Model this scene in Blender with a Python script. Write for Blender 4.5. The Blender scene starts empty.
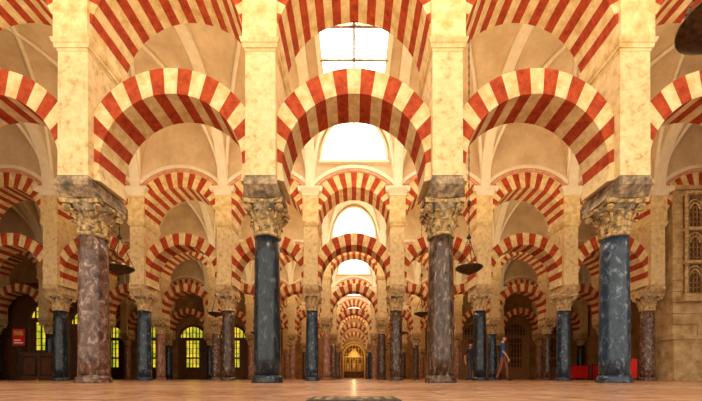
import bpy, bmesh, math, random
from math import sin, cos, pi, sqrt, radians
from mathutils import Vector, Matrix
random.seed(7)
S = 3.3      # column spacing along an arcade
L = 6.93     # distance between arcades
D = 6.47     # camera to first arcade
scene = bpy.context.scene
COL = scene.collection

# ------------------------------------------------------------------ materials
def newmat(name):
    m = bpy.data.materials.new(name); m.use_nodes = True
    nt = m.node_tree
    return m, nt, nt.nodes['Principled BSDF']

def noisemat(name, c1, c2, scale=3, rough=0.8, bump=0.3, bscale=30, detail=6, c3=None, spec=0.3, lo=0.35, hi=0.65, stretch=None, metallic=0.0, dist=0.0):
    m, nt, b = newmat(name)
    tc = nt.nodes.new('ShaderNodeNewGeometry')
    src = tc.outputs['Position']
    if stretch:
        mp = nt.nodes.new('ShaderNodeMapping'); mp.inputs['Scale'].default_value = stretch
        nt.links.new(src, mp.inputs['Vector']); src = mp.outputs[0]
    n = nt.nodes.new('ShaderNodeTexNoise'); n.inputs['Scale'].default_value = scale
    n.inputs['Detail'].default_value = detail; n.inputs['Roughness'].default_value = 0.65
    n.inputs['Distortion'].default_value = dist
    nt.links.new(src, n.inputs['Vector'])
    r = nt.nodes.new('ShaderNodeValToRGB')
    r.color_ramp.elements[0].position = lo; r.color_ramp.elements[0].color = (*c1, 1)
    r.color_ramp.elements[1].position = hi; r.color_ramp.elements[1].color = (*c2, 1)
    if c3:
        e = r.color_ramp.elements.new((lo+hi)/2); e.color = (*c3, 1)
    nt.links.new(n.outputs['Fac'], r.inputs[0])
    nt.links.new(r.outputs[0], b.inputs['Base Color'])
    b.inputs['Roughness'].default_value = rough
    b.inputs['Specular IOR Level'].default_value = spec
    b.inputs['Metallic'].default_value = metallic
    if bump:
        n2 = nt.nodes.new('ShaderNodeTexNoise'); n2.inputs['Scale'].default_value = bscale
        n2.inputs['Detail'].default_value = 4
        nt.links.new(tc.outputs['Position'], n2.inputs['Vector'])
        bp = nt.nodes.new('ShaderNodeBump'); bp.inputs['Strength'].default_value = bump
        bp.inputs['Distance'].default_value = 0.02
        nt.links.new(n2.outputs['Fac'], bp.inputs['Height'])
        nt.links.new(bp.outputs[0], b.inputs['Normal'])
    return m

def emis(name, c, s, c2=None, scale=4):
    m, nt, b = newmat(name)
    b.inputs['Base Color'].default_value = (*c, 1)
    b.inputs['Emission Color'].default_value = (*c, 1)
    b.inputs['Emission Strength'].default_value = s
    if c2:
        g = nt.nodes.new('ShaderNodeNewGeometry')
        n = nt.nodes.new('ShaderNodeTexNoise'); n.inputs['Scale'].default_value = scale
        nt.links.new(g.outputs['Position'], n.inputs['Vector'])
        r = nt.nodes.new('ShaderNodeValToRGB')
        r.color_ramp.elements[0].position = .4; r.color_ramp.elements[0].color = (*c, 1)
        r.color_ramp.elements[1].position = .6; r.color_ramp.elements[1].color = (*c2, 1)
        nt.links.new(n.outputs['Fac'], r.inputs[0])
        nt.links.new(r.outputs[0], b.inputs['Emission Color'])
    return m

M = {}
M['red'] = noisemat('red_brick_voussoir', (.27,.022,.006), (.60,.095,.02), scale=8, rough=.85, bump=.6, bscale=40, detail=12, lo=.3, hi=.7)
M['cream'] = noisemat('cream_stone_voussoir', (.62,.39,.13), (.90,.72,.38), scale=5, rough=.85, bump=.45, bscale=35, detail=11, lo=.32, hi=.62)
M['pier'] = noisemat('pier_limestone', (.40,.24,.08), (.90,.72,.40), c3=(.80,.60,.29), scale=7, rough=.9, bump=.7, bscale=32, detail=12, lo=.26, hi=.64)
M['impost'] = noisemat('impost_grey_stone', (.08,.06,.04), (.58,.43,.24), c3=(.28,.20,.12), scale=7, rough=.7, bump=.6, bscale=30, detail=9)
M['plaster'] = noisemat('vault_plaster', (.64,.46,.27), (.82,.65,.42), scale=1.2, rough=.9, bump=.1)
M['rib'] = noisemat('white_moulding', (.84,.71,.50), (.93,.83,.64), scale=4, rough=.8, bump=.15)
M['pink'] = noisemat('terracotta_moulding', (.60,.22,.12), (.8,.42,.26), scale=6, rough=.8, bump=.2)
M['wall'] = noisemat('wall_plaster', (.26,.13,.04), (.46,.27,.10), scale=1.5, rough=.9, bump=.3)
M['stone'] = noisemat('ashlar_sandstone', (.42,.26,.10), (.78,.57,.30), scale=3, rough=.9, bump=.8, bscale=14, detail=9)
M['wood'] = noisemat('dark_wood', (.05,.018,.006), (.16,.06,.02), scale=6, rough=.5, bump=.2, stretch=(4,4,.6))
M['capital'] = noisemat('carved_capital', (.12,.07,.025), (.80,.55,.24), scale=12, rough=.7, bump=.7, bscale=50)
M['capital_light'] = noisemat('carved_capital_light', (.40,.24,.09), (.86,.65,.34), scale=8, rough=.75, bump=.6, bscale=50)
M['lattice_wood'] = noisemat('carved_wood_lattice', (.22,.11,.045), (.46,.27,.12), scale=10, rough=.6, bump=.3)
M['gold'] = noisemat('gilded_wood', (.45,.22,.04), (.85,.55,.14), scale=10, rough=.45, bump=.3, metallic=.3)
M['bronze'] = noisemat('lamp_bronze', (.03,.02,.012), (.14,.085,.04), scale=14, rough=.4, bump=.2, metallic=.7)
M['redpaint'] = noisemat('red_paint', (.60,.01,.01), (.75,.02,.02), scale=3, rough=.4, bump=0)
M['black'] = noisemat('black_paint', (.01,.01,.012), (.03,.03,.03), scale=3, rough=.4, bump=0)
def shaft(name, a, b_, c, sc=14, hi=.72, st=.4):
    return noisemat(name, a, b_, c3=c, scale=sc, rough=.24, bump=.08, bscale=18, detail=14, spec=.45, lo=.36, hi=hi, stretch=(1,1,st), dist=.6)
SH = [shaft('marble_blue_black', (.006,.010,.017), (.20,.22,.23), (.020,.032,.045),hi=.78),
      shaft('marble_brown_grey', (.025,.013,.008), (.42,.29,.20), (.10,.058,.038)),
      shaft('marble_red_grey', (.045,.018,.013), (.50,.38,.31), (.165,.088,.065),10,.70,.7),
      shaft('marble_slate_blue', (.008,.018,.035), (.40,.44,.47), (.032,.06,.098),11,.76,.6),
      shaft('marble_rose', (.20,.075,.04), (.66,.43,.30), (.40,.19,.11),10)]
M['winlight'] = emis('window_daylight', (1,.96,.87), 2.6)
M['skylight'] = emis('skylight_daylight', (1,.95,.86), 11.0)
M['glass_green'] = emis('coloured_glass', (.85,.60,.04), 1.15, (.20,.32,.02), 3)

# floor material : big marble slabs
def floormat():
    m, nt, b = newmat('floor_terracotta_marble')
    g = nt.nodes.new('ShaderNodeNewGeometry')
    br = nt.nodes.new('ShaderNodeTexBrick'); br.inputs['Scale'].default_value = 1.0
    br.inputs['Brick Width'].default_value = .9; br.inputs['Row Height'].default_value = .6
    br.inputs['Mortar Size'].default_value = .008
    br.inputs['Color1'].default_value = (.47,.235,.13,1); br.inputs['Color2'].default_value = (.66,.40,.26,1)
    br.inputs['Mortar'].default_value = (.22,.10,.05,1)
    nt.links.new(g.outputs['Position'], br.inputs['Vector'])
    n = nt.nodes.new('ShaderNodeTexNoise'); n.inputs['Scale'].default_value = 9; n.inputs['Detail'].default_value = 8
    nt.links.new(g.outputs['Position'], n.inputs['Vector'])
    r = nt.nodes.new('ShaderNodeValToRGB')
    r.color_ramp.elements[0].position = .35; r.color_ramp.elements[0].color = (.5,.45,.42,1)
    r.color_ramp.elements[1].position = .65; r.color_ramp.elements[1].color = (1.1,1.1,1.1,1)
    nt.links.new(n.outputs['Fac'], r.inputs[0])
    mx = nt.nodes.new('ShaderNodeMix'); mx.data_type = 'RGBA'; mx.blend_type = 'MULTIPLY'
    mx.inputs[0].default_value = .8
    nt.links.new(br.outputs['Color'], mx.inputs[6]); nt.links.new(r.outputs[0], mx.inputs[7])
    nt.links.new(mx.outputs[2], b.inputs['Base Color'])
    b.inputs['Roughness'].default_value = .26
    b.inputs['Specular IOR Level'].default_value = .38
    bp = nt.nodes.new('ShaderNodeBump'); bp.inputs['Strength'].default_value = .10; bp.inputs['Distance'].default_value = .004
    nt.links.new(n.outputs['Fac'], bp.inputs['Height']); nt.links.new(bp.outputs[0], b.inputs['Normal'])
    return m
M['floor'] = floormat()

# ------------------------------------------------------------------ mesh builder
class MB:
    def __init__(s): s.v=[]; s.f=[]; s.m=[]; s.s=[]; s.mats=[]
    def mi(s, mat):
        if mat not in s.mats: s.mats.append(mat)
        return s.mats.index(mat)
    def add(s, vs, fs, mat, smooth=False):
        o=len(s.v); s.v += [tuple(v) for v in vs]; k=s.mi(mat)
        for f in fs:
            s.f.append([o+i for i in f]); s.m.append(k); s.s.append(smooth)
    def frustum(s, c, a0, b0, z0, a1, b1, z1, mat):
        x,y=c
        vs=[(x-a0,y-b0,z0),(x+a0,y-b0,z0),(x+a0,y+b0,z0),(x-a0,y+b0,z0),
            (x-a1,y-b1,z1),(x+a1,y-b1,z1),(x+a1,y+b1,z1),(x-a1,y+b1,z1)]
        s.add(vs,[(3,2,1,0),(4,5,6,7),(0,1,5,4),(1,2,6,5),(2,3,7,6),(3,0,4,7)],mat)
    def box(s,x0,x1,y0,y1,z0,z1,mat):
        s.frustum(((x0+x1)/2,(y0+y1)/2),(x1-x0)/2,(y1-y0)/2,z0,(x1-x0)/2,(y1-y0)/2,z1,mat)
    def lathe(s, prof, n, mat, c=(0,0), smooth=True, cap=True):
        vs=[];fs=[]
        for r,z in prof:
            for i in range(n):
                a=2*pi*i/n; vs.append((c[0]+r*cos(a),c[1]+r*sin(a),z))
        for j in range(len(prof)-1):
            for i in range(n):
                fs.append((j*n+i,j*n+(i+1)%n,(j+1)*n+(i+1)%n,(j+1)*n+i))
        s.add(vs,fs,mat,smooth)
        if cap:
            o=len(s.v)-len(vs)
            for j in (0,len(prof)-1):
                s.f.append([o+j*n+i for i in range(n)]); s.m.append(s.mi(mat)); s.s.append(False)
    def tube(s, p, q, r, mat, n=8, r2=None):
        p=Vector(p);q=Vector(q);d=(q-p).normalized(); r2=r if r2 is None else r2
        u=d.orthogonal().normalized(); w=d.cross(u)
        vs=[p+(u*cos(2*pi*i/n)+w*sin(2*pi*i/n))*r for i in range(n)]+[q+(u*cos(2*pi*i/n)+w*sin(2*pi*i/n))*r2 for i in range(n)]
        fs=[(i,(i+1)%n,n+(i+1)%n,n+i) for i in range(n)]
        s.add(vs,fs,mat,True); s.add(vs,[tuple(range(n))[::-1],tuple(range(n,2*n))],mat)
    def mesh(s,name):
        me=bpy.data.meshes.new(name); me.from_pydata(s.v,[],s.f)
        for m in s.mats: me.materials.append(m)
        me.polygons.foreach_set('material_index',s.m); me.polygons.foreach_set('use_smooth',s.s)
        me.update()
        bm=bmesh.new(); bm.from_mesh(me); bmesh.ops.recalc_face_normals(bm,faces=bm.faces); bm.to_mesh(me); bm.free()
        return me
def obj(name, me, loc=(0,0,0), rot=0):
    o=bpy.data.objects.new(name,me); o.location=loc; o.rotation_euler=(0,0,rot); COL.objects.link(o); return o

# ------------------------------------------------------------------ column
def column_mesh(mat, capmat, nm):
    b=MB()
    b.lathe([(.30,0),(.30,.035),(.285,.05),(.295,.075),(.285,.10),(.262,.115),(.252,.14)],32,mat)
    prof=[(.248,.14)]
    for i in range(1,9):
        t=i/8; prof.append((.248-.022*t+.006*sin(pi*t),.14+2.58*t))
    b.lathe(prof,32,mat)
    b.lathe([(.235,2.72),(.255,2.735),(.262,2.755),(.255,2.775),(.23,2.79)],32,capmat)
    b.lathe([(.225,2.78),(.225,2.95),(.245,3.08),(.29,3.20),(.345,3.27)],24,M['impost'])
    def leaf(a,z0,h,w,rb,out):
        ts=[(0,.7,.012),(.3,1,.015),(.6,1.05,.03),(.85,.85,.07),(.97,.6,.11),(.92,.35,.135),(.82,.15,.135)]
        vs=[];fs=[]
        for zz,wf,ro in ts:
            r=rb+ro*out/.12
            for k,(s_,ex) in enumerate([(-1,-.012),(-.5,.004),(0,.020),(.5,.004),(1,-.012)]):
                ang=a+s_*w*wf/2/rb
                vs.append(((r+ex)*cos(ang),(r+ex)*sin(ang),z0+h*zz))
        for j in range(len(ts)-1):
            for k in range(4): fs.append((j*5+k,j*5+k+1,(j+1)*5+k+1,(j+1)*5+k))
        b.add(vs,fs,capmat,True)
    for i in range(8): leaf(2*pi*i/8,2.79,.21,.15,.225,.095)
    for i in range(8): leaf(2*pi*(i+.5)/8,2.88,.28,.15,.228,.13)
    for i in range(4):   # corner volutes and central flowers
        a=pi/4+i*pi/2; d=Vector((cos(a),sin(a),0)); t=Vector((-sin(a),cos(a),0))
        c=d*.40+Vector((0,0,3.20))
        for rr,th in ((.065,.035),(.042,.05),(.018,.06)):
            b.tube(c-t*th,c+t*th,rr,capmat,14)
        b.tube(d*.25+Vector((0,0,3.02)),d*.37+Vector((0,0,3.22)),.028,capmat,8)
        a=i*pi/2; d=Vector((cos(a),sin(a),0))
        b.tube(d*.30+Vector((0,0,3.27)),d*.385+Vector((0,0,3.27)),.05,capmat,10,.03)
    # concave-sided abacus
    vs=[];ring=[]
    for k in range(4):
        a0=pi/4+k*pi/2;a1=a0+pi/2
        p=Vector((cos(a0),sin(a0)))*.50;q=Vector((cos(a1),sin(a1)))*.50
        for j in range(8):
            t=j/8; pt=p.lerp(q,t); pt*= 1-.14*sin(pi*t)
            ring.append(pt)
    n=len(ring)
    vs=[(p.x,p.y,3.265) for p in ring]+[(p.x*1.04,p.y*1.04,3.338) for p in ring]
    b.add(vs,[(i,(i+1)%n,n+(i+1)%n,n+i) for i in range(n)]+[tuple(range(n)),tuple(range(n,2*n))],capmat)
    return b.mesh(nm)
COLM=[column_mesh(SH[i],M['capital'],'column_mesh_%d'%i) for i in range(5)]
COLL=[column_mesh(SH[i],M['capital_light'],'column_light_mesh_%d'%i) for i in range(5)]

# ------------------------------------------------------------------ pier
def pier_mesh(nm,G):
    b=MB(); P=M['pier']
    b.frustum((0,0),.35,.35,3.34,.29,.50,3.50,G)
    b.frustum((0,0),.29,.50,3.50,.29,.50,3.60,G)
    b.frustum((0,0),.264,.48,3.60,.264,.48,3.66,G)
    b.frustum((0,0),.268,.488,3.66,.264,.484,5.84,P)
    for z0,z1,e in ((5.84,5.88,.015),(5.88,5.95,.05),(5.95,6.02,.085)):
        b.frustum((0,0),.264+e*.7,.484+e*.7,z0,.264+e,.484+e,z1,M['cream'])
    b.frustum((0,0),.30,.545,6.02,.30,.545,7.0,M['cream'])
    # vault pilaster + capital
    b.frustum((0,0),.32,.57,7.0,.33,.58,7.06,M['rib'])
    b.frustum((0,0),.30,.56,7.06,.44,.66,7.22,M['rib'])
    for sx in (-1,1):
        for sy in (-1,1):
            b.tube((sx*.40,sy*.55,7.16),(sx*.40,sy*.70,7.16),.06,M['rib'],10)
    b.frustum((0,0),.46,.68,7.22,.47,.69,7.295,M['rib'])
    return b.mesh(nm)
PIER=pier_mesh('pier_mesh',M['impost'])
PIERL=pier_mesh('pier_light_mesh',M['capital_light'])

# ------------------------------------------------------------------ arches
def arch(b,ci,ri,co,ro,clip,a0,a1,n,y0,y1,m0,m1,sub=3):
    N=n*sub; ins=[];outs=[]
    for i in range(N+1):
        a=a0+(a1-a0)*i/N
        p=Vector((ri*cos(a),ci+ri*sin(a))); q=Vector((ro*cos(a),co+ro*sin(a)))
        if abs(q.x)>clip:
            t=(clip-abs(p.x))/(abs(q.x)-abs(p.x)); q=p.lerp(q,t)
        ins.append(p);outs.append(q)
    for i in range(N):
        mat=m0 if (i//sub)%2==0 else m1
        p,q,r,s_=ins[i],ins[i+1],outs[i+1],outs[i]
        vs=[(p.x,y0,p.y),(q.x,y0,q.y),(r.x,y0,r.y),(s_.x,y0,s_.y),(p.x,y1,p.y),(q.x,y1,q.y),(r.x,y1,r.y),(s_.x,y1,s_.y)]
        fs=[(0,1,2,3),(7,6,5,4),(1,0,4,5),(3,2,6,7)]
        if i==0: fs.append((0,3,7,4))
        if i==N-1: fs.append((2,1,5,6))
        b.add(vs,fs,mat)
    return outs
def lower_mesh():
    b=MB()
    e=radians(-13); e1=radians(1)
    arch(b,3.92,1.29,4.06,1.61,1.384,e,e1,1,-.35,.35,M['pier'],M['pier'],3)
    arch(b,3.92,1.29,4.06,1.61,1.384,pi-e1,pi-e,1,-.35,.35,M['pier'],M['pier'],3)
    arch(b,3.92,1.29,4.06,1.61,1.384,e1,pi-e1,19,-.35,.35,M['red'],M['cream'])
    return b.mesh('lower_arch_mesh')
def upper_mesh():
    b=MB(); t=.49
    outs=arch(b,5.98,1.375,5.98,1.93,1.65,0,pi,25,-t,t,M['red'],M['cream'])
    zt=10.75
    for i in range(len(outs)-1):
        p,q=outs[i],outs[i+1]
        if abs(p.x-q.x)<1e-4: continue
        for y in (-t,t):
            b.add([(p.x,y,p.y),(q.x,y,q.y),(q.x,y,zt),(p.x,y,zt)],[(0,1,2,3)],M['plaster'])
    # thin terracotta hood mould
    for y0,y1 in ((-t-.05,-t+.01),(t-.01,t+.05)):
        arch(b,5.98,1.95,5.98,2.03,9,radians(38),radians(142),1,y0,y1,M['pink'],M['pink'],30)
        arch(b,5.98,2.07,5.98,2.20,9,radians(44),radians(136),1,y0,y1,M['rib'],M['rib'],30)
    return b.mesh('upper_arch_mesh')
LOW=lower_mesh(); UP=upper_mesh()

# rows
rows={}
for k in range(0,6):
    rows[k]=(-6,5) if k<=3 else (-2,2)
front={-4.95:(2,0),-1.65:(0,0),1.65:(1,0),4.95:(3,0)}
back1={-14.85:1,-11.55:0,-8.25:3,-4.95:1,-1.65:3,1.65:1,4.95:0,8.25:3,11.55:2}
for k,(n0,n1) in rows.items():
    y=L*k
    for n in range(n0,n1+1):
        if k==1 and n>=4: continue
        obj('horseshoe_arch',LOW,(n*S,y,0))
    for n in range(n0,n1+1):
        obj('upper_striped_arch',UP,(n*S,y,0))
    for n in range(n0,n1+2):
        x=n*S-S/2
        xx=round(x,2)
        if k==1 and n>=5: 
            continue
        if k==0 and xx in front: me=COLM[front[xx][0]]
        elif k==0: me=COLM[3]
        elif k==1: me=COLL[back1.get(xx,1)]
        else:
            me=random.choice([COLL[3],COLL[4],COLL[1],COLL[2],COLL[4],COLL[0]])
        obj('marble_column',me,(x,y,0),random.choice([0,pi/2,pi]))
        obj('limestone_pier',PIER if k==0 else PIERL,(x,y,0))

# ------------------------------------------------------------------ vaults
def vault(k,n0,n1):
    b=MB(); yc=L*k+L/2; hs=L/2-.485
    nx,ny=28,36
    def A(y): return 7.3+2.95*sqrt(max(0,1-(y/hs)**2))
    def B(x): return 7.3+2.9*sqrt(max(0,1-(x/1.56)**2)) if abs(x)<1.56 else 7.3
    xs=[-1.65*cos(pi*i/nx) for i in range(nx+1)]; ys=[-hs*cos(pi*j/ny) for j in range(ny+1)]
    for n in range(n0,n1+1):
        vs=[(n*S+x,yc+y,max(A(y),B(x))) for y in ys for x in xs]
        fs=[(j*(nx+1)+i,j*(nx+1)+i+1,(j+1)*(nx+1)+i+1,(j+1)*(nx+1)+i) for j in range(ny) for i in range(nx)]
        b.add(vs,fs,M['plaster'],True)
        # diagonal groin ribs
        for sg in (-1,1):
            prev=None
            for j in range(0,33):
                a=pi*j/32; x=-1.56*cos(a)*sg; y=-hs*cos(a); z=7.3+2.92*sin(a)
                p=Vector((n*S+x,yc+y,z-.02))
                if prev is not None: b.tube(prev,p,.07,M['rib'],6)
                prev=p
    for n in range(n0,n1+2):   # transverse ribs
        x=n*S-S/2; ang=[pi*i/32 for i in range(33)]
        for i in range(32):
            pts=[]
            for a in (ang[i],ang[i+1]):
                for dr in (.14,0):
                    for dx in (-.17,.17):
                        pts.append((x+dx,yc-(hs-dr)*cos(a),7.3+(2.95-dr)*sin(a)))
            b.add(pts,[(0,1,5,4),(2,3,7,6),(0,2,6,4),(1,3,7,5)],M['rib'])
    return obj('ceiling',b.mesh('vault_mesh'))
for k in (-1,0,1,2): vault(k,-6,5)
for k in (3,4,5): vault(k,-2,2)

# skylights + lunette windows in the central bay
def skylight_mesh():
    b=MB()
    w,h=1.05,1.5
    b.box(-w,w,-h,h,.06,.10,M['skylight'])
    for x in (-w,w): b.box(x-.08,x+.08,-h-.08,h+.08,0,.42,M['rib'])
    for y in (-h,h): b.box(-w-.08,w+.08,y-.08,y+.08,0,.42,M['rib'])
    for y in (-.5,.5): b.box(-w,w,y-.035,y+.035,0,.06,M['impost'])
    b.box(-.035,.035,-h,h,0,.06,M['impost'])
    return b.mesh('skylight_mesh')
SKY=skylight_mesh()
def lunette_mesh():
    b=MB(); n=24
    pts=[(1.25*cos(pi*i/n),8.30+1.75*sin(pi*i/n)) for i in range(n+1)]
    b.add([(x,-.03,z) for x,z in pts],[tuple(range(n+1))],M['winlight'])
    for i in range(n):
        p=Vector((pts[i][0],-.07,pts[i][1]));q=Vector((pts[i+1][0],-.07,pts[i+1][1]))
        b.tube(p,q,.06,M['rib'],8)
    b.box(-1.32,1.32,-.14,-.005,8.22,8.30,M['rib'])
    b.box(-.03,.03,-.07,-.02,8.3,10.0,M['rib'])
    return b.mesh('lunette_window_mesh')
LUN=lunette_mesh()
for k in range(-1,6):
    obj('window_%d'%(k+2),SKY,(0,L*k+L/2,9.83))
    if k<5: obj('window_%d'%(k+12),LUN,(0,L*(k+1)-.49,0))

# ------------------------------------------------------------------ shell
def boxobj(name,x0,x1,y0,y1,z0,z1,mat):
    b=MB(); b.box(x0,x1,y0,y1,z0,z1,mat); return obj(name,b.mesh(name))
XL,XR=-6.5*S,5.5*S
boxobj('floor',XL-1.1,XR+1.1,-9.5,42.5,-.2,0,M['floor'])
boxobj('wall_left',XL-1.1,XL-.48,-7,L*3+1.1,0,10.8,M['wall'])
boxobj('wall_right',XR+.48,XR+1.1,-7,L*3+1.1,0,10.8,M['wall'])
YB=L*3+.70
boxobj('wall_back_left',XL-.48,-8.25-.48,YB,YB+.5,0,10.8,M['wall'])
boxobj('wall_back_right',8.25+.48,XR+.48,YB,YB+.5,0,10.8,M['wall'])
YE=L*5+L-.5
boxobj('wall_aisle_left',-8.25-.8,-8.25-.48,YB+.5,YE,0,10.8,M['wall'])
boxobj('wall_aisle_right',8.25+.48,8.25+.8,YB+.5,YE,0,10.8,M['wall'])
boxobj('wall_end',-9.1,9.1,YE,YE+.5,0,10.8,M['wall'])
# masonry wall closing the right-hand bay of the 2nd arcade
def masonry():
    b=MB(); y=L
    x0,x1=12.08,XR
    r=random.Random(3)
    b.box(x0+.02,x1,y-.44,y+.45,0,7.3,M['stone'])
    b.box(x0-.16,x1,y-.74,y+.55,0,.30,M['stone'])
    b.box(x0-.08,x1,y-.66,y+.5,.30,1.55,M['stone'])
    b.box(x0-.14,x1,y-.72,y+.52,1.55,1.70,M['stone'])
    zz=1.70
    while zz<7.2:
        h=.42; off=.0 if int(zz*10)%2 else .35
        xx=x0
        while xx<x1-.01:
            w=min(.95 if xx>x0 else .95-off, x1-xx)
            b.box(xx+.008,xx+w-.008,y-.49-r.uniform(0,.03),y+.4,zz+.008,min(zz+h-.008,7.2),M['stone'])
            xx+=w
        zz+=h
    b.box(x0-.03,x1,y-.62,y+.5,7.2,7.36,M['stone'])
    # carved chapel screen: framed panel of tracery
    sx0,sx1,sz0,sz1=12.50,14.50,3.2,7.05; T=M['lattice_wood']; Fm=M['capital_light']
    b.box(sx0,sx1,y-.56,y-.50,sz0,sz1,M['wood'])
    for xx in (sx0,sx0+.65,sx0+1.32,sx1):
        b.tube((xx,y-.62,sz0),(xx,y-.62,sz1),.06,Fm,8)
    for z in (sz0,sz0+1.25,sz0+2.5,sz1):
        b.box(sx0-.08,sx1+.08,y-.70,y-.50,z-.06,z+.06,Fm)
    for i in range(1,14):
        xx=sx0+(sx1-sx0)*i/14; b.box(xx-.02,xx+.02,y-.60,y-.55,sz0,sz1,T)
    for c in range(3):
        cx=sx0+.33+c*.66
        for rz in (sz0+.75,sz0+2.0,sz0+3.25):
            for rad in (.28,.18):
                pp=[(cx+rad*cos(pi*i/10),rz+rad*1.3*sin(pi*i/10)) for i in range(11)]
                for i in range(10): b.tube((pp[i][0],y-.61,pp[i][1]),(pp[i+1][0],y-.61,pp[i+1][1]),.03,Fm,6)
    for i in range(20):
        z0=sz0+.1+i*.19; b.box(sx0,sx1,y-.59,y-.55,z0,z0+.04,T)
    b.box(sx0-.25,sx1+.25,y-.85,y-.45,sz0-.25,sz0-.08,M['stone'])
    return obj('masonry_pillar',b.mesh('masonry_pillar'))
masonry()

# ------------------------------------------------------------------ lattice doors on the back walls
def door_mesh(w,h,pane,frame,nb=7,name='door',solid=1.0,leaf=.24):
    b=MB(); n=18; hr=h-w/2
    pts=[(-w/2,0),(w/2,0)]+[(w/2*cos(pi*i/n),hr+w/2*sin(pi*i/n)) for i in range(n+1)]
    b.add([(x,-.05,z) for x,z in pts],[tuple(range(len(pts)))],pane)
    pp=[(w/2,0)]+[(w/2*cos(pi*i/n),hr+w/2*sin(pi*i/n)) for i in range(n+1)]+[(-w/2,0)]
    for i in range(len(pp)-1):
        b.tube((pp[i][0],-.10,pp[i][1]),(pp[i+1][0],-.10,pp[i+1][1]),.10,frame,8)
    for i in range(1,nb):
        x=-w/2+w*i/nb; zt=hr+sqrt(max(0,(w/2)**2-x*x))
        b.box(x-.03,x+.03,-.13,-.06,0,zt,frame)
    for s_ in (-1,1):      # solid side leaves
        b.box(min(s_*w/2,s_*w*leaf),max(s_*w/2,s_*w*leaf),-.15,-.06,0,hr,frame)
    z=.0; j=0
    while z<h-.3:
        hw=w/2 if z<hr else sqrt(max(0,(w/2)**2-(z-hr)**2))
        t=.14 if j in (0,4,) else .03
        b.box(-hw,hw,-.14,-.06,z,z+t,frame); z+=.42; j+=1
    b.box(-w/2,w/2,-.17,-.06,0,solid,frame)
    b.box(-w/2,w/2,-.17,-.06,hr-.12,hr+.12,frame)
    return b.mesh(name)
DL=door_mesh(2.2,4.4,M['glass_green'],M['wood'],8,'lit_door')
DW=door_mesh(2.2,4.6,M['wood'],M['lattice_wood'],9,'wood_door')
dn=1
for n in (-6,-5,-4,-3):
    obj('door_%d'%dn,DL,(n*S,YB-.005,0)); dn+=1
for n in (3,4,5):
    obj('door_%d'%dn,DW,(n*S,YB-.005,0)); dn+=1
y=2*L
boxobj('wall_screen_left',XL-.48,-4.5*S-.35,y+.70,y+.98,0,6.0,M['wood'])
obj('door_%d'%dn,door_mesh(2.5,4.9,M['glass_green'],M['wood'],7,'lit_door_b',.9,.36),(-6*S+1.1,y+.695,0)); dn+=1
obj('door_%d'%dn,DL,(-5*S+.1,y+.695,0)); dn+=1

# ------------------------------------------------------------------ gilded altar gate at the end
def altar():
    b=MB(); G=M['gold']; n=20; w=3.0; hr=3.3
    for off,rad in ((0,.14),(.32,.10)):
        pp=[(w/2+off,0)]+[((w/2+off)*cos(pi*i/n),hr+(w/2+off)*sin(pi*i/n)) for i in range(n+1)]+[(-w/2-off,0)]
        for i in range(len(pp)-1): b.tube((pp[i][0],-.15,pp[i][1]),(pp[i+1][0],-.15,pp[i+1][1]),rad,G,8)
    pts=[(-w/2,0),(w/2,0)]+[(w/2*cos(pi*i/n),hr+w/2*sin(pi*i/n)) for i in range(n+1)]
    b.add([(x,-.02,z) for x,z in pts],[tuple(range(len(pts)))],M['wood'])
    for i in range(1,7):
        x=-w/2+w*i/7; zt=hr+sqrt((w/2)**2-x*x); b.box(x-.03,x+.03,-.09,-.03,0,zt,G)
    for j in range(1,7):
        z=j*.7; hw=w/2 if z<hr else sqrt(max(0,(w/2)**2-(z-hr)**2)); b.box(-hw,hw,-.10,-.03,z-.03,z+.03,G)
    b.box(-1.5,1.5,-1.0,-.2,0,.15,M['stone']); b.box(-1.1,1.1,-.8,-.2,.15,1.05,M['wood']); b.box(-1.2,1.2,-.85,-.2,1.05,1.13,G)
    for x in (-1.2,-.5,.5,1.2):
        b.lathe([(.09,1.13),(.06,1.25),(.06,2.9),(.1,3.0)],12,G,c=(x,-.25))
    b.box(-1.3,1.3,-.35,-.1,3.0,3.18,G)
    b.frustum((0,-.22),.9,.1,3.18,.15,.08,4.2,G)
    b.lathe([(.22,1.15),(.2,1.6),(.13,2.2),(.06,2.25),(.11,2.35),(.11,2.5),(.03,2.6)],14,G,c=(0,-.3))
    for x in (-.85,.85):
        b.lathe([(.16,1.15),(.14,1.5),(.1,1.95),(.05,2.0),(.08,2.1),(.08,2.18),(.02,2.25)],14,G,c=(x,-.3))
    return obj('gilded_altar',b.mesh('gilded_altar'),(0,YE-.01,0))
altar()

# ------------------------------------------------------------------ hanging lamps
def lamp_mesh():
    b=MB(); B_=M['bronze']
    b.lathe([(.02,-.10),(.05,-.09),(.06,-.06),(.16,-.035),(.30,.03),(.37,.09),(.385,.10),(.385,.125),(.36,.12),(.29,.06),(.15,0),(.03,-.02)],36,B_)
    for i in range(9):
        a=2*pi*i/9
        b.lathe([(.035,.09),(.04,.15),(.035,.17),(.025,.10)],8,M['rib'],c=(.33*cos(a),.33*sin(a)))
    top=Vector((0,0,1.0))
    for i in range(3):
        a=2*pi*i/3+.4; p=Vector((.37*cos(a),.37*sin(a),.12))
        n=16
        for j in range(n):
            u=p.lerp(top,j/n); v=p.lerp(top,(j+.82)/n)
            b.tube(u,v,.014 if j%2 else .010,B_,6)
    b.lathe([(.01,.94),(.06,.97),(.07,1.0),(.05,1.03),(.02,1.1)],14,B_)
    zt=10.26-3.20
    n=48
    for j in range(n):
        z0=1.08+(zt-1.08)*j/n; z1=1.08+(zt-1.08)*(j+.85)/n
        b.tube((0,0,z0),(0,0,z1),.018 if j%2 else .012,B_,6)
    b.lathe([(.01,1.9),(.05,1.95),(.05,2.05),(.01,2.1)],12,B_)
    b.lathe([(.008,zt-.12),(.05,zt-.05),(.07,zt)],12,B_)
    return b.mesh('lamp_mesh')
LAMP=lamp_mesh()
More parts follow.
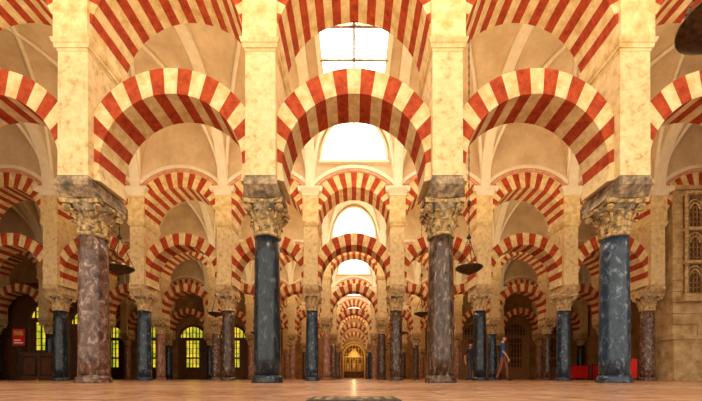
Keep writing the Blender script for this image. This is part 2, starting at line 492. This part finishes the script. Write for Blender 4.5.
for k in range(-1,5):
    for x in ((3.36,-6.85) if k<3 else (3.36,)):
        obj('hanging_oil_lamp',LAMP,(x,L*k+L/2,3.20))

# ------------------------------------------------------------------ small furniture
def panel(name,x,y,w,h):
    b=MB()
    b.box(-w/2,w/2,-.03,.03,.10,h,M['redpaint'])
    b.box(-w/2-.02,w/2+.02,-.04,.04,h,h+.03,M['black'])
    for s_ in (-1,1):
        b.box(s_*w/2-.03,s_*w/2+.03,-.2,.2,0,.04,M['black']); b.box(s_*w/2-.02,s_*w/2+.02,-.035,.035,0.04,h,M['black'])
    return obj(name,b.mesh(name),(x,y,0))
panel('red_barrier_panel',14.0,2*L-1.2,1.2,.85)
panel('red_barrier_panel',10.85,L-.1,.45,.85)
panel('red_barrier_panel',12.6,2*L-1.2,1.2,.8)
def cabinet():
    b=MB(); W=M['wood']
    b.box(-.8,.8,-.3,.3,.08,1.25,W); b.box(-.86,.86,-.35,.35,1.25,1.32,W); b.box(-.86,.86,-.35,.35,0,.08,W)
    for x in (-.4,.4):
        b.box(x-.32,x+.32,-.32,-.29,.2,1.15,M['black']); b.box(x-.25,x+.25,-.34,-.31,.28,1.07,W)
    b.lathe([(.02,0),(.03,.03),(.02,.06)],8,M['gold'],c=(0,-.36))
    return obj('wooden_cabinet',b.mesh('cabinet'),(-15.0,10.0,0))
cabinet()
def sign():
    b=MB()
    b.box(-.3,.3,-.25,.25,0,.05,M['black']); b.tube((0,0,.05),(0,0,1.7),.035,M['black'])
    b.box(-.34,.34,-.03,.03,1.65,2.55,M['black']); b.box(-.3,.3,-.045,-.02,1.69,2.51,M['redpaint'])
    b.box(-.22,.22,-.055,-.04,2.2,2.4,M['gold']); b.box(-.22,.22,-.055,-.04,1.8,1.86,M['rib']); b.box(-.22,.1,-.055,-.04,1.92,1.98,M['rib'])
    return obj('red_sign_stand',b.mesh('sign'),(-16.4,10.2,0))
sign()
# dark floor inlay near the camera
b=MB()
b.box(-.17,.17,-.13,.13,0,.003,M['black'])
for i in range(7): b.box(-.15+i*.045,-.125+i*.045,-.10,.10,.003,.005,M['impost'])
obj('floor_drain_grate',b.mesh('drain'),(0,-D+1.34,0))

# ------------------------------------------------------------------ people
skin=noisemat('skin',(.50,.27,.17),(.58,.33,.21),scale=5,rough=.6,bump=0)
def cloth(n,c): return noisemat(n,tuple(v*.8 for v in c),c,scale=8,rough=.9,bump=.2)
def person(name,loc,rot,shirt,trouser,hair,h=1.72,ph=1):
    V=[];E=[];R=[]
    def v(p,r,par=None):
        V.append(p);R.append(r)
        if par is not None: E.append((par,len(V)-1))
        return len(V)-1
    pel=v((0,0,.95),(.155,.11))
    wa=v((0,.0,1.10),(.135,.10),pel); ch=v((0,.01,1.28),(.165,.115),wa); sh=v((0,.015,1.42),(.14,.09),ch)
    nk=v((0,.0,1.50),(.058,.058),sh); hd0=v((0,-.01,1.56),(.055,.06),nk)
    for s_ in (-1,1):
        f=s_*ph
        hip=v((.09*s_,0,.88),(.095,.10),pel)
        kn=v((.095*s_,-.10*f-.03,.50),(.066,.07),hip)
        an=v((.10*s_,-.18*f+.03,.10+(.04 if f<0 else 0)),(.045,.048),kn)
        hl=v((.10*s_,-.18*f+.02,.045+(.03 if f<0 else 0)),(.045,.04),an)
        v((.11*s_,-.18*f-.15,.035),(.042,.03),hl)
        sd=v((.19*s_,.015,1.40),(.065,.062),sh)
        el=v((.245*s_,.07*f+.03,1.13),(.047,.047),sd)
        wr=v((.25*s_,.12*f-.07,.90),(.030,.032),el)
        pm=v((.248*s_,.13*f-.09,.83),(.020,.040),wr)
        for j,(dy,ln) in enumerate(((-.03,.065),(-.01,.075),(.01,.07),(.03,.055))):
            k1=v((.246*s_,.13*f-.095+dy,.79),(.009,.009),pm)
            k2=v((.240*s_,.13*f-.102+dy,.79-ln*.55),(.0085,.0085),k1)
            v((.228*s_,.13*f-.105+dy,.79-ln),(.0075,.0075),k2)
        t1=v((.235*s_,.13*f-.135,.835),(.010,.010),pm); v((.228*s_,.13*f-.15,.79),(.009,.009),t1)
    me=bpy.data.meshes.new(name); me.from_pydata(V,E,[])
    o=bpy.data.objects.new(name,me); COL.objects.link(o)
    sk=o.modifiers.new('s','SKIN'); 
    for i,r in enumerate(R):
        me.skin_vertices[0].data[i].radius=r if isinstance(r,tuple) else (r,r)
    me.skin_vertices[0].data[0].use_root=True
    sk.use_smooth_shade=True
    ss=o.modifiers.new('ss','SUBSURF'); ss.levels=1; ss.render_levels=1
    dg=bpy.context.evaluated_depsgraph_get(); 
    m2=bpy.data.meshes.new_from_object(o.evaluated_get(dg)); bpy.data.objects.remove(o)
    m2.materials.clear()
    for mm in (skin,shirt,trouser,M['black'],hair): m2.materials.append(mm)
    for p in m2.polygons:
        c=p.center; p.use_smooth=True
        if c.z>1.475: k=0
        elif abs(c.x)>.205 and c.z<1.16: k=0
        elif c.z>.93: k=1
        elif c.z>.115: k=2
        else: k=3
        p.material_index=k
    bm=bmesh.new(); bm.from_mesh(m2)
    # head
    r=bmesh.ops.create_uvsphere(bm,u_segments=28,v_segments=20,radius=1)
    fs=set()
    for q in r['verts']:
        x,y,z=q.co
        w=.076*(1-.22*max(0,-z)); 
        q.co=Vector((x*w,y*.095*(1-.1*max(0,-z)),z*.118))
        if y<0:  # nose, brow, mouth
            q.co.y-= .024*math.exp(-((x*w/.016)**2)-((q.co.z+.018)/.028)**2)
            q.co.y+= .008*math.exp(-(((abs(x*w)-.03)/.014)**2)-((q.co.z-.008)/.014)**2)
            q.co.y-= .006*math.exp(-((x*w/.022)**2)-((q.co.z+.058)/.008)**2)
        q.co+=Vector((0,-.015,1.64))
        for f in q.link_faces: fs.add(f)
    for f in fs:
        c=f.calc_center_median(); f.smooth=True
        hairy = c.z>1.70 or (c.y>.0 and c.z>1.60)
        f.material_index=4 if hairy else 0
    for s_ in (-1,1):
        for (cx,cy,cz,rx,ry,rz,mi) in ((.076*s_,-.01,1.64,.012,.02,.032,0),(.029*s_,-.098,1.648,.013,.008,.008,3)):
            r=bmesh.ops.create_uvsphere(bm,u_segments=10,v_segments=8,radius=1)
            fs=set()
            for q in r['verts']:
                q.co=Vector((q.co.x*rx+cx,q.co.y*ry+cy,q.co.z*rz+cz))
                for f in q.link_faces: fs.add(f)
            for f in fs: f.material_index=mi; f.smooth=True
    zmin=min(q.co.z for q in bm.verts)
    for q in bm.verts:
        q.co.z-=zmin; q.co*=h/1.76
    bm.to_mesh(m2); bm.free()
    return obj(name,m2,loc,rot)
hairb=cloth('hair_brown',(.06,.03,.015)); 
person('walking_visitor',(5.65,12.9-D,0),radians(60),cloth('blue_shirt',(.04,.09,.26)),cloth('reddish_trousers',(.28,.10,.06)),hairb,1.7)
person('walking_visitor',(6.1,17.6-D,0),radians(-60),cloth('navy_jacket',(.03,.04,.10)),cloth('dark_jeans',(.04,.05,.11)),hairb,1.68,-1)
person('walking_visitor',(5.1,14.9-D,0),radians(20),cloth('dark_coat',(.05,.045,.06)),cloth('grey_trousers',(.08,.08,.09)),hairb,1.65,-1)

# ------------------------------------------------------------------ lights
def area(name,loc,sx,sy,p,c,rx=pi):
    l=bpy.data.lights.new(name,'AREA'); l.shape='RECTANGLE'; l.size=sx; l.size_y=sy; l.energy=p; l.color=c
    o=bpy.data.objects.new(name,l); o.location=loc; o.rotation_euler=(rx,0,0); COL.objects.link(o)
for k in (-1,0,1,2):
    area('aisle_up_fill',(0,L*k+L/2,5.2),20,1.2,400,(1,.77,.45))  # added fill facing up, unseen from below, brightens vault and upper arches
for k in (3,4,5):
    area('aisle_up_fill',(0,L*k+L/2,5.2),14,1.2,250,(1,.70,.33))  # same added fill, warmer, for the deep aisles
def point(name,loc,p,c,r=.12):
    l=bpy.data.lights.new(name,'POINT'); l.energy=p; l.color=c; l.shadow_soft_size=r
    o=bpy.data.objects.new(name,l); o.location=loc; COL.objects.link(o)
point('altar_fill',(0,YE-2.2,3.4),110,(1,.7,.3))  # added point light without a fixture, brightens the altar
w=bpy.data.worlds.new('world'); scene.world=w; w.use_nodes=True
w.node_tree.nodes['Background'].inputs[0].default_value=(1,.90,.72,1)
w.node_tree.nodes['Background'].inputs[1].default_value=2.0

# ------------------------------------------------------------------ camera
cam=bpy.data.cameras.new('camera'); co=bpy.data.objects.new('camera',cam); COL.objects.link(co)
co.location=(0,-D,.08); co.rotation_euler=(pi/2,0,0)
cam.sensor_width=36; cam.lens=340/702*36; cam.shift_x=-3/702; cam.shift_y=178/702; cam.clip_start=.02
scene.camera=co
scene.view_settings.view_transform='Standard'
scene.view_settings.look='None'
